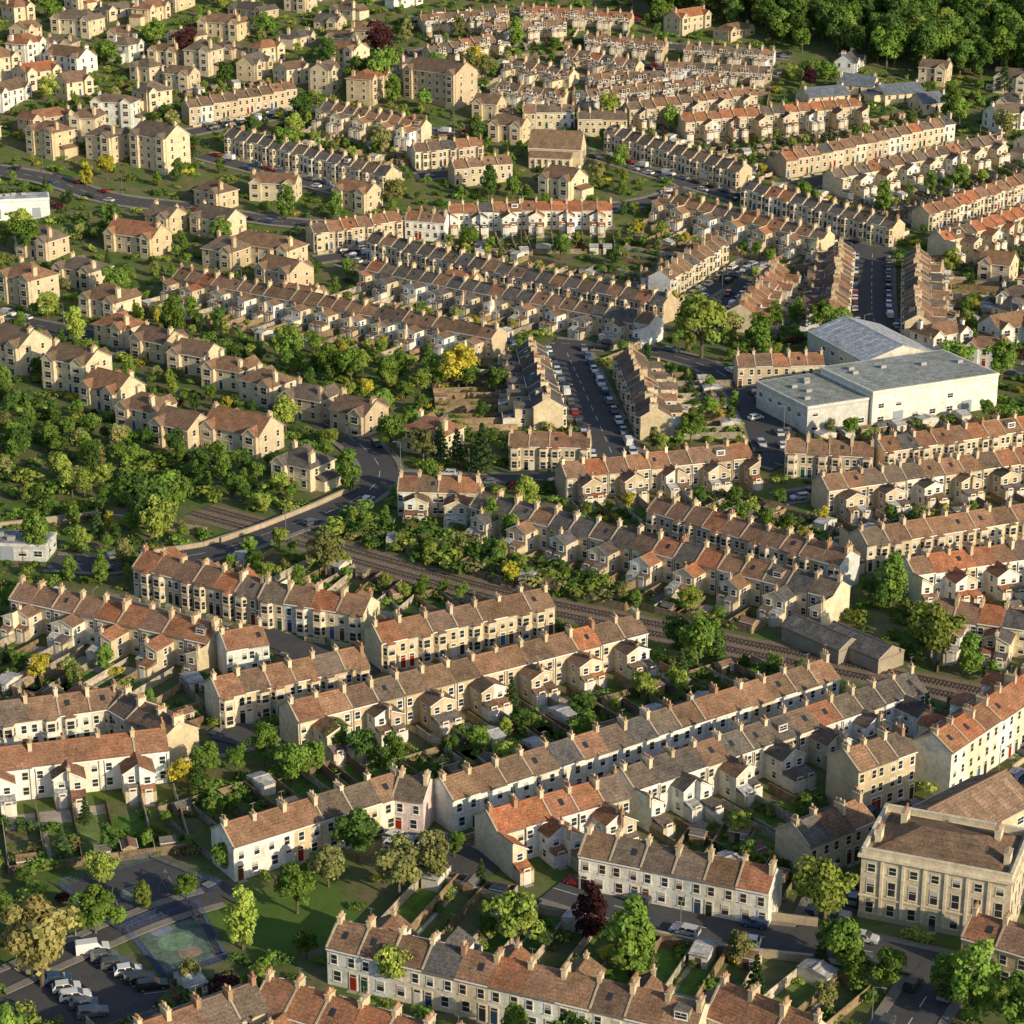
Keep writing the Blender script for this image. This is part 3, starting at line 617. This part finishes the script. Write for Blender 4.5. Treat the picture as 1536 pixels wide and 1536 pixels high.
# ---------------------------------------------------------------- gardens
lawn=MB(); SHEDS=[]; BUSH=[]
for F,L,D,n,w,front,wings,kind,q in GARD:
    bk=-front; b0=D/2+(8 if wings else 1); G0=R.uniform(13,18)
    fb=MB(); dep=[]
    for i in range(n+1):
        a=-L/2+w*i; g=b0
        while g<b0+G0:
            c=cell(*F.P(a,bk*(g+1),0)[:2])
            if c in OB or c in OR: break
            g+=1.2
        dep.append(g)
        if g-b0>3:
            t=R.random(); h=R.uniform(1.2,1.9); col=jit((.26,.19,.12) if t<.6 else (.38,.33,.26),.3)
            k=b0-4 if wings else b0
            while k<g:
                e=min(g,k+4.); zz=T(F.P(a,bk*(k+e)/2,0)[1])-F.z
                fb.box(F,a-.06,a+.06,min(bk*k,bk*e),max(bk*k,bk*e),zz-.5,zz+h,FENCE,jit(col,.1)); k=e
    for i in range(n):
        g=min(dep[i],dep[i+1])
        if g-b0<4: continue
        a0=-L/2+w*i+.3; a1=a0+w-.6
        for k in range(int(g-b0)):
            for k2 in range(4): GC.add(cell(*F.P(a0+k2*(a1-a0)/3,bk*(b0+k),0)[:2]))
        zz=T(F.P((a0+a1)/2,bk*g,0)[1])-F.z; fb.box(F,a0-.2,a1+.2,min(bk*g,bk*(g+.1)),max(bk*g,bk*(g+.1)),zz-.5,zz+1.6,FENCE,jit((.24,.18,.13),.3))
        r=R.random()
        def patch(x0,x1,y0,y1,col,zo):
            lawn.poly([(lambda p:(p[0],p[1],T(p[1])+zo))(F.P(aa,bk*bb,0)) for aa,bb in ((x0,y0),(x1,y0),(x1,y1),(x0,y1))],0,col)
        s=b0+R.uniform(0,2)
        if r<.65: patch(a0,a1,s,g-R.uniform(0,3),jit(R.choice([(.13,.22,.045),(.1,.18,.04),(.17,.23,.07)]),.15),.012)
        if R.random()<.5: patch(a0,a1,b0-3,s-.05,jit(R.choice([(.38,.34,.27),(.28,.26,.23),(.42,.37,.3)]),.15),.014)
        if R.random()<.35: patch(a0+.2,a0+.9,s,g-2,jit((.38,.35,.29)),.018)
        if R.random()<.6: SHEDS.append((*F.P(R.uniform(a0+1.2,a1-1.2),bk*(g-1.6),0)[:2],math.atan2(F.dy,F.dx)))
        for _ in range(R.randint(2,6)):
            p=F.P(R.choice((a0+.3,a1-.3))+R.uniform(-.5,.5),bk*R.uniform(b0,g),0); BUSH.append((p[0],p[1],R.uniform(.8,2.5)))
        if R.random()<.45:
            p=F.P(R.uniform(a0,a1),bk*R.uniform(b0+2,g),0); BUSH.append((p[0],p[1],-R.uniform(3,6.5)))
    if kind in 'FBP' and not q:
        bb=front*(D/2+2.7)
        for i in range(n):
            a0=-L/2+w*i; zz=T(F.P(a0+w/2,bb,0)[1])-F.z
            oc=cell(*F.P(a0+w/2,bb,0)[:2])
            if oc in OR and len(OR[oc])>1: continue
            fb.box(F,a0+.1,a0+w-1.3,min(bb,bb+.3),max(bb,bb+.3),zz-1,zz+.9,WALL,jit((.48,.4,.28)))
            if R.random()<.6: p=F.P(a0+w*.4,bb-front*.9,0); BUSH.append((p[0],p[1],R.uniform(.6,1.3)))
    fb.done('garden_fence',F.x,F.y,F.z)
    mark(OR,F,-L/2,L/2,min(bk*(D/2),bk*b0),max(bk*D/2,bk*b0),555)
lawn.done('garden_lawns',mats=[M_LAWN])
def shedmesh(k):
    mb=MB(); F=Fr(0,0,0,1,0); w,d,h=((1.2,.9,1.8),(1.5,1.1,1.9),(1.4,2.4,2.1))[k]; col=((.26,.18,.12),(.36,.27,.17),(.62,.6,.53))[k]
    mb.box(F,-w,w,-d,d,-.4,h,FENCE if k<2 else WALL,col); gableroof(mb,F,-w,w,-d,d,h,h+.5,((.14,.14,.14),(.22,.14,.1),(.45,.45,.45))[k],.12,.05,.1)
    for s in (-1,1): mb.poly([F.P(s*w,-d,h),F.P(s*w,d,h),F.P(s*w,0,h+.5)],FENCE,col)
    G=F.at(0,d); mb.box(G,-.4,.4,0,.05,0,1.7,FENCE,(.12,.08,.05)); window(mb,G,.85,.9,.4,.5,WPAINT)
    return mb.done('garden_shed')
SM=[]
for k in range(3):
    o=shedmesh(k); SM.append(o.data); bpy.data.objects.remove(o)
def inst(name,me,x,y,z,rz=0,s=(1,1,1),col=None):
    o=bpy.data.objects.new(name,me); o.location=(x,y,z); o.rotation_euler[2]=rz; o.scale=s
    if col: o.color=tuple(col)+(1,)
    COL.objects.link(o); return o
for x,y,a in SHEDS: inst('garden_shed',R.choice(SM),x,y,T(y),a+R.choice((0,math.pi/2,math.pi)))
# ---------------------------------------------------------------- cars
def carmesh(kind):
    mb=MB(); L,Wd={'hatch':(4.0,1.72),'estate':(4.5,1.78),'van':(4.9,1.95)}[kind]; h=L/2
    if kind=='van': prof=[(-h,.35),(-h,1.9),(-h+.15,1.98),(.7,1.98),(1.35,1.15),(h-.1,.95),(h,.35)]
    elif kind=='hatch': prof=[(-h,.35),(-h,.9),(-h+.15,1.0),(-h+.5,1.42),(.3,1.45),(1.0,.95),(h-.2,.78),(h,.6),(h,.3)]
    else: prof=[(-h,.35),(-h,.95),(-h+.3,1.4),(.35,1.43),(1.1,.95),(h-.2,.8),(h,.6),(h,.3)]
    def wd(z): return Wd/2 if z<1.0 else Wd/2-.17*(min(z,1.5)-1.0)/.45
    n=len(prof)
    for i in range(n-1):
        (x0,z0),(x1,z1)=prof[i],prof[i+1]
        glassy=(z0<1.2)!=(z1<1.2) and abs(x1-x0)>.1
        mb.poly([(x0,-wd(z0),z0),(x0,wd(z0),z0),(x1,wd(z1),z1),(x1,-wd(z1),z1)],1 if glassy else 0,(1,1,1))
    for s in (-1,1):
        mb.poly([(x,s*Wd/2,min(z,.95)) for x,z in prof],0,(1,1,1))
        up=[(x,s*wd(z),z) for x,z in prof if z>=.93]
        mb.poly([(up[0][0],s*Wd/2,.95)]+up+[(up[-1][0],s*Wd/2,.95)],0,(1,1,1))
        for x0,x1 in ([(-h+.45,-.5),(-.42,.55)] if kind!='van' else [(.1,.85)]):
            zt=1.36 if kind!='van' else 1.6
            mb.poly([(x0,s*(wd(1.0)+.012),1.0),(x1+.2,s*(wd(1.0)+.012),1.0),(x1-.15,s*(wd(zt)+.012),zt),(x0+.12,s*(wd(zt)+.012),zt)],1,(1,1,1))
        for wx in (-h+.8,h-.8):
            c=[(wx+.32*math.cos(t*math.pi/6),.32+.32*math.sin(t*math.pi/6)) for t in range(12)]
            mb.poly([(x,s*(Wd/2+.03),z) for x,z in c],2,(1,1,1))
            for t in range(12):
                (x0,z0),(x1,z1)=c[t],c[(t+1)%12]; mb.poly([(x0,s*(Wd/2+.03),z0),(x1,s*(Wd/2+.03),z1),(x1,s*(Wd/2-.2),z1),(x0,s*(Wd/2-.2),z0)],2,(1,1,1))
            mb.poly([(wx+.17*math.cos(t*math.pi/4),s*(Wd/2+.04),.32+.17*math.sin(t*math.pi/4)) for t in range(8)],3,(1,1,1))
        mb.poly([(h+.01,s*.45,.55),(h+.01,s*.8,.55),(h+.01,s*.8,.7),(h+.01,s*.45,.7)],3,(1,1,1))
        mb.box(Fr(.75,s*(Wd/2+.08),0,1,0),-.08,.08,-.08,.08,.95,1.08,0,(1,1,1))
    mb.poly([(-h,-Wd/2,.35),(h,-Wd/2,.3),(h,Wd/2,.3),(-h,Wd/2,.35)],2,(1,1,1))
    ob=mb.done('car',mats=[M_CAR,M_GLASS,M_TYRE,M_LAMP]); me=ob.data; bpy.data.objects.remove(ob); return me
CM={k:carmesh(k) for k in ('hatch','estate','van')}
CC=[(.5,.51,.52),(.02,.02,.025),(.22,.23,.24),(.04,.07,.18),(.3,.02,.02),(.08,.09,.1),(.65,.65,.65),(.02,.06,.14),(.13,.14,.16),(.03,.03,.035),(.7,.7,.7)]
def car(x,y,a,z=.03):
    k='van' if R.random()<.06 else R.choice(('hatch','estate'))
    inst('parked_van' if k=='van' else 'parked_car',CM[k],x,y,T(y)+z,a,(1,1,1),(.7,.7,.7) if k=='van' else R.choice(CC))
for x,y,a,z in CARP: car(x,y,a,z)
for i in range(6): car(-60.5+i*2.0,281-i*1.9,math.radians(15),.03)
for i in range(5): car(-64+i*1.6,273-i*2.1,math.radians(15),.03)
for i in range(5): car(-24+i*2.6,318.5-i*1.7,math.radians(60),.2)
for i in range(5): car(61+R.uniform(0,8),512+i*11,R.uniform(0,3),.38)
mb=MB(); rod(mb,(0,0,0),(0,0,6.2),.07); rod(mb,(0,0,6.2),(1.2,0,6.5),.05); mb.box(Fr(1.4,0,6.42,1,0),-.35,.35,-.12,.12,0,.12,0,(1,1,1)); mb.box(Fr(0,0,0,1,0),-.12,.12,-.12,.12,0,.9,0,(1,1,1))
o=mb.done('street_lamp',mats=[M_LAMP]); LM=o.data; bpy.data.objects.remove(o)
for x,y,a in LAMPS: inst('street_lamp',LM,x,y,T(y)+.1,a)
# ---------------------------------------------------------------- vegetation
rng=np.random.default_rng(3)
def leaves(centers,radii,per,size,flatz=1.0):
    V=[];C=[]
    for (c,r) in zip(centers,radii):
        d=rng.normal(size=(per,3)); d/=np.linalg.norm(d,axis=1)[:,None]
        d[:,2]=np.where(d[:,2]<-.3,-d[:,2]*.6,d[:,2])
        rr=r*(.7+.38*rng.random(per)**.7)
        p=c+d*rr[:,None]*np.array([1,1,flatz])
        nrm=d+rng.normal(size=(per,3))*.4; nrm/=np.linalg.norm(nrm,axis=1)[:,None]
        t=np.cross(nrm,rng.normal(size=(per,3))); t/=np.linalg.norm(t,axis=1)[:,None]; b=np.cross(nrm,t)
        s=size*(.6+.8*rng.random(per))[:,None]
        q=np.stack([p-t*s,p-b*s*.75,p+t*s,p+b*s*.75],axis=1); V.append(q.reshape(-1,3))
        cb=.78+.45*rng.random(); col=np.ones((per,4)); col[:,0]=cb*(.8+.4*rng.random(per)); col[:,1]=rng.random()*.6+.4*rng.random(per); C.append(col)
    return np.concatenate(V),np.concatenate(C)
def plantmesh(name,kind):
    tv=MB()
    if kind=='round':
        n=rng.integers(26,36); cs=[];rs=[]
        rx=rng.uniform(3.1,4.0); rz=rng.uniform(3.4,4.1); lean=rng.normal(size=2)*.3
        for _ in range(n):
            d=rng.normal(size=3); d/=np.linalg.norm(d); k=rng.uniform(.3,.88)
            cs.append(np.array([d[0]*rx*k+lean[0]*d[2],d[1]*rx*k+lean[1]*d[2],5.4+d[2]*rz*k])); rs.append(rng.uniform(.8,1.7))
        v,c=leaves(cs,rs,100,.31)
        limbs=[cs[i] for i in range(0,n,4)]; h0=2.8
    elif kind=='tall':
        n=26; cs=[];rs=[]
        for i in range(n):
            z=1.5+7.6*i/n; a=rng.uniform(0,6.28); q=(2.1*math.sin(min(1,(z-.6)/3.5)*math.pi/2))*(1 if z<6.5 else max(.15,(10.2-z)/3.7))
            cs.append(np.array([q*math.cos(a)*.8,q*math.sin(a)*.8,z])); rs.append(rng.uniform(.8,1.25))
        v,c=leaves(cs,rs,95,.28,1.2); limbs=[cs[i] for i in range(4,n,6)]; h0=3
    elif kind=='conifer':
        cs=[];rs=[]
        for i in range(40):
            z=.8+8.8*(i/40)**.9; q=2.5*(1-z/10.3); a=i*2.4
            cs.append(np.array([q*.75*math.cos(a),q*.75*math.sin(a),z])); rs.append(max(.25,q*.5))
        v,c=leaves(cs,rs,80,.2,.7); limbs=[]; h0=9
    else:
        cs=[];rs=[]
        for _ in range(6):
            cs.append(np.array([rng.normal()*.42,rng.normal()*.42,rng.uniform(.3,.9)])); rs.append(rng.uniform(.32,.6))
        v,c=leaves(cs,rs,42,.15); limbs=[]; h0=.8
    if kind!='bush':
        K=7
        def tube(p0,p1,r0,r1):
            p0=Vector(p0);p1=Vector(p1);d=(p1-p0).normalized();a=d.orthogonal().normalized();b=d.cross(a)
            A=[tuple(p0+(a*math.cos(t*6.283/K)+b*math.sin(t*6.283/K))*r0) for t in range(K)];B=[tuple(p1+(a*math.cos(t*6.283/K)+b*math.sin(t*6.283/K))*r1) for t in range(K)]
            for t in range(K): tv.poly([A[t],A[(t+1)%K],B[(t+1)%K],B[t]],0,(1,1,1))
        tube((0,0,-.5),(0,0,h0),.28,.18 if h0<5 else .03)
        for l in limbs: tube((0,0,h0-.4),tuple(l),.14,.04)
    else:
        tv.poly([(-.05,0,-.2),(.05,0,-.2),(.03,.02,.8),(-.03,.02,.8)],0,(1,1,1))
    nv=len(tv.v); nf=len(tv.f); nq=len(v)//4
    verts=np.concatenate([np.array(tv.v),v]); faces=tv.f+[(nv+4*i,nv+4*i+1,nv+4*i+2,nv+4*i+3) for i in range(nq)]
    me=bpy.data.meshes.new(name); me.from_pydata(verts.tolist(),[],faces); me.materials.append(M_BARK); me.materials.append(M_LEAF)
    me.polygons.foreach_set('material_index',[0]*nf+[1]*nq)
    at=me.attributes.new('Col','FLOAT_COLOR','FACE'); at.data.foreach_set('color',np.concatenate([np.ones((nf,4)),c]).astype(np.float32).ravel())
    me.update(); return me
PR=[plantmesh('broadleaf_tree','round') for _ in range(8)]; PT=[plantmesh('tall_tree','tall') for _ in range(3)]
PC=[plantmesh('conifer_tree','conifer') for _ in range(2)]; PB=[plantmesh('garden_bush','bush') for _ in range(6)]
LC={'g':(.16,.26,.05),'l':(.27,.34,.07),'d':(.09,.165,.04),'y':(.46,.42,.06),'p':(.085,.035,.035),'o':(.26,.27,.10),'c':(.07,.125,.045),'Y':(.40,.36,.13)}
def plant(x,y,h,c,kind=None,wide=1.0):
    col=jit(LC[c],.18)
    if kind is None: kind='conifer' if c=='c' else ('round' if R.random()<.75 else 'tall')
    if kind=='bush': inst('garden_bush',R.choice(PB),x,y,T(y)-.1,R.uniform(0,6.28),(h*.75*wide,h*.75*wide,h*.62),col); return
    me=R.choice({'round':PR,'tall':PT,'conifer':PC}[kind]); s=h/10
    inst({'round':'broadleaf_tree','tall':'columnar_tree','conifer':'conifer_tree'}[kind],me,x,y,T(y),R.uniform(0,6.28),(s*wide,s*wide*R.uniform(.9,1.1),s),col)
TR="""52 590 21 l,-14 561 14 y,69 599 9 g,75 620 9 g,82 624 9 g,91 602 13 g,88 616 11 g,-37 480 11 g,-29 508 11 g,-21 501 10 o,-13 498 10 c,-7 493 13 c,-17 503 10 c,-100 439 11 g,-78 451 13 d,-80 430 8 o,79 382 14 l,32 387 9 d,31 373 8 c,0 363 7 c
-17 296 11 o,-32 292 9 g,-39 282 10 l,-24 308 10 d,-12 300 10 o,-9 309 5 g,-66 272 16 Y,-61 286 9 g,11 284 10 p,-16 270 9 l,46 288 12 l,47 275 10 g,63 263 13 g,68 259 11 g,-25 341 8 d,-42 341 9 g,-34 336 8 g,-51 335 8 g,-10 268 6 p,-129 893 16 p
-52.5 893 18 p,-50.5 859 20 g,-14 878 13 y,-81.5 789 14 g,-40 744 11 o,-75 731.5 12 g,-141 769.5 10 y,-147 763 9 y,58 816 11 g,114.5 862.5 10 p,163 830 14 g,188.5 859 13 c,-122.5 606 11 l,-154 697 14 g,15.5 694 9 d,136.5 678 10 l,-20.5 563.5 10 g,-75.5 379.5 6 g,68 457.5 5 y,60 470.5 5 g
-28 300 8 o,-5 452 9 g,0 447 8 g,-60 863 14 g,-72 880 15 d,-45 846 12 g,-62 299 7 l,-44 304 6 g,-30 345 7 g,-20 338 8 g,35 408 7 l,38 383 8 d,85 378 9 g,60 268 8 g,52 270 8 g,-70 281 9 o,-55 333 6 y,-12 560 9 g,-24 556 8 l,-4 556 9 g,-30 570 8 g,-40 575 8 l,-58 287 5 g,-55 293 5 l,-49 296 5 g"""
for r in TR.replace('\n',',').split(','):
    t=r.split(); x,y,h=map(float,t[:3]); plant(x,y,h,t[3],None if h<16 else 'round',1.0 if h<20 else 1.05); mark(OR,Fr(x,y,0,1,0),-h*.2,h*.2,-h*.2,h*.2,888)
for x,y,h in BUSH:
    if h<0: plant(x,y,-h,R.choice('ggglldoc' if R.random()<.9 else 'y'))
    else: plant(x,y,h,R.choice('ggglldog' if R.random()<.93 else 'y'),'bush')
def scatter_region(k,step,hmin,hmax,cols,bushp=.3):
    po=REG[k]; xs=[q[0] for q in po]; ys=[q[1] for q in po]; yy=min(ys)
    while yy<max(ys):
        xx=min(xs)
        while xx<max(xs):
            x=xx+R.uniform(-.5,.5)*step; y=yy+R.uniform(-.5,.5)*step
            if inside(x,y,po) and cell(x,y) not in OB and cell(x,y) not in OR:
                if R.random()<bushp: plant(x,y,R.uniform(2,4.5),R.choice(cols),'bush',1.2)
                else: plant(x,y,R.uniform(hmin,hmax),R.choice(cols))
            xx+=step
        yy+=step
scatter_region('wood',4.8,3.5,8,'gggdglldo',.45); scatter_region('emb',2.8,2.5,5,'ggloddl',.75); scatter_region('forest',8.5,13,20,'ggddddlg',.0)
y=246.
while y<1010:
    st=3.7 if y<640 else 4.5
    x=-.28*y-12
    while x<.28*y+12:
        px=x+R.uniform(-.5,.5)*st; py=y+R.uniform(-.5,.5)*st; c=cell(px,py)
        x+=st
        if c in OB or c in OR: continue
        if c in GC and R.random()<.72: continue
        if any(inside(px,py,REG[k]) for k in ('wood','emb','forest','park')): continue
        v=noise.noise(Vector((px*.045,py*.045,3)))
        if R.random()>.66+.5*v: continue
        nb=any(cell(px+a,py+b) in OB for a,b in ((2.5,0),(-2.5,0),(0,2.5),(0,-2.5)))
        q=R.random(); cc=R.choice('gggggdlloc' if R.random()<.6 else 'gggddl')
        if R.random()<.012: cc='p'
        elif R.random()<.025: cc='y'
        if q<.66 or nb: plant(px,py,R.uniform(1.2,3.2),cc,'bush',1.1)
        elif q<.94: plant(px,py,R.uniform(3.,6.),cc)
        elif py>700 or v>.1: plant(px,py,R.uniform(8,13),R.choice('gggdlo'))
        else: plant(px,py,R.uniform(5,8),R.choice('ggdlc'))
    y+=st
# ---------------------------------------------------------------- ground
mb=MB(); ys=[-300,0,200]+list(range(300,640,50))+[640+4*i for i in range(120)]+[1125,1300,2000,5000]
for i in range(len(ys)-1):
    a,b=ys[i],ys[i+1]
    mb.poly([(-2500,a,T(a)),(2500,a,T(a)),(2500,b,T(b)),(-2500,b,T(b))],0,(1,1,1))
mb.done('ground',mats=[M_GROUND])
# ---------------------------------------------------------------- light, sky, camera
EL=math.radians(20); hx,hy=.74,-.67; hh=math.hypot(hx,hy); hx/=hh;hy/=hh
sd=Vector((hx*math.cos(EL),hy*math.cos(EL),math.sin(EL)))
l=bpy.data.lights.new('sun','SUN'); l.energy=5.0; l.angle=math.radians(.5); l.color=(1,.84,.58)
lo=bpy.data.objects.new('sun',l); lo.rotation_euler=sd.to_track_quat('Z','Y').to_euler(); lo.location=(200,100,300); COL.objects.link(lo)
w=bpy.data.worlds.new('World'); sc.world=w; w.use_nodes=True; nt=w.node_tree
sk=nt.nodes.new('ShaderNodeTexSky'); sk.sky_type='NISHITA'; sk.sun_disc=False; sk.sun_elevation=EL; sk.sun_rotation=math.atan2(hx,hy)
bg=nt.nodes['Background']; nt.links.new(sk.outputs[0],bg.inputs[0]); bg.inputs[1].default_value=.15
cam=bpy.data.cameras.new('camera'); cam.sensor_width=36; cam.lens=3346/1536*36; cam.clip_end=8000; cam.clip_start=1
co=bpy.data.objects.new('camera',cam); co.location=(0,0,170); co.rotation_euler=(math.radians(70),0,0); COL.objects.link(co); sc.camera=co
sc.view_settings.view_transform='Standard'; sc.view_settings.look='None'; sc.view_settings.exposure=0
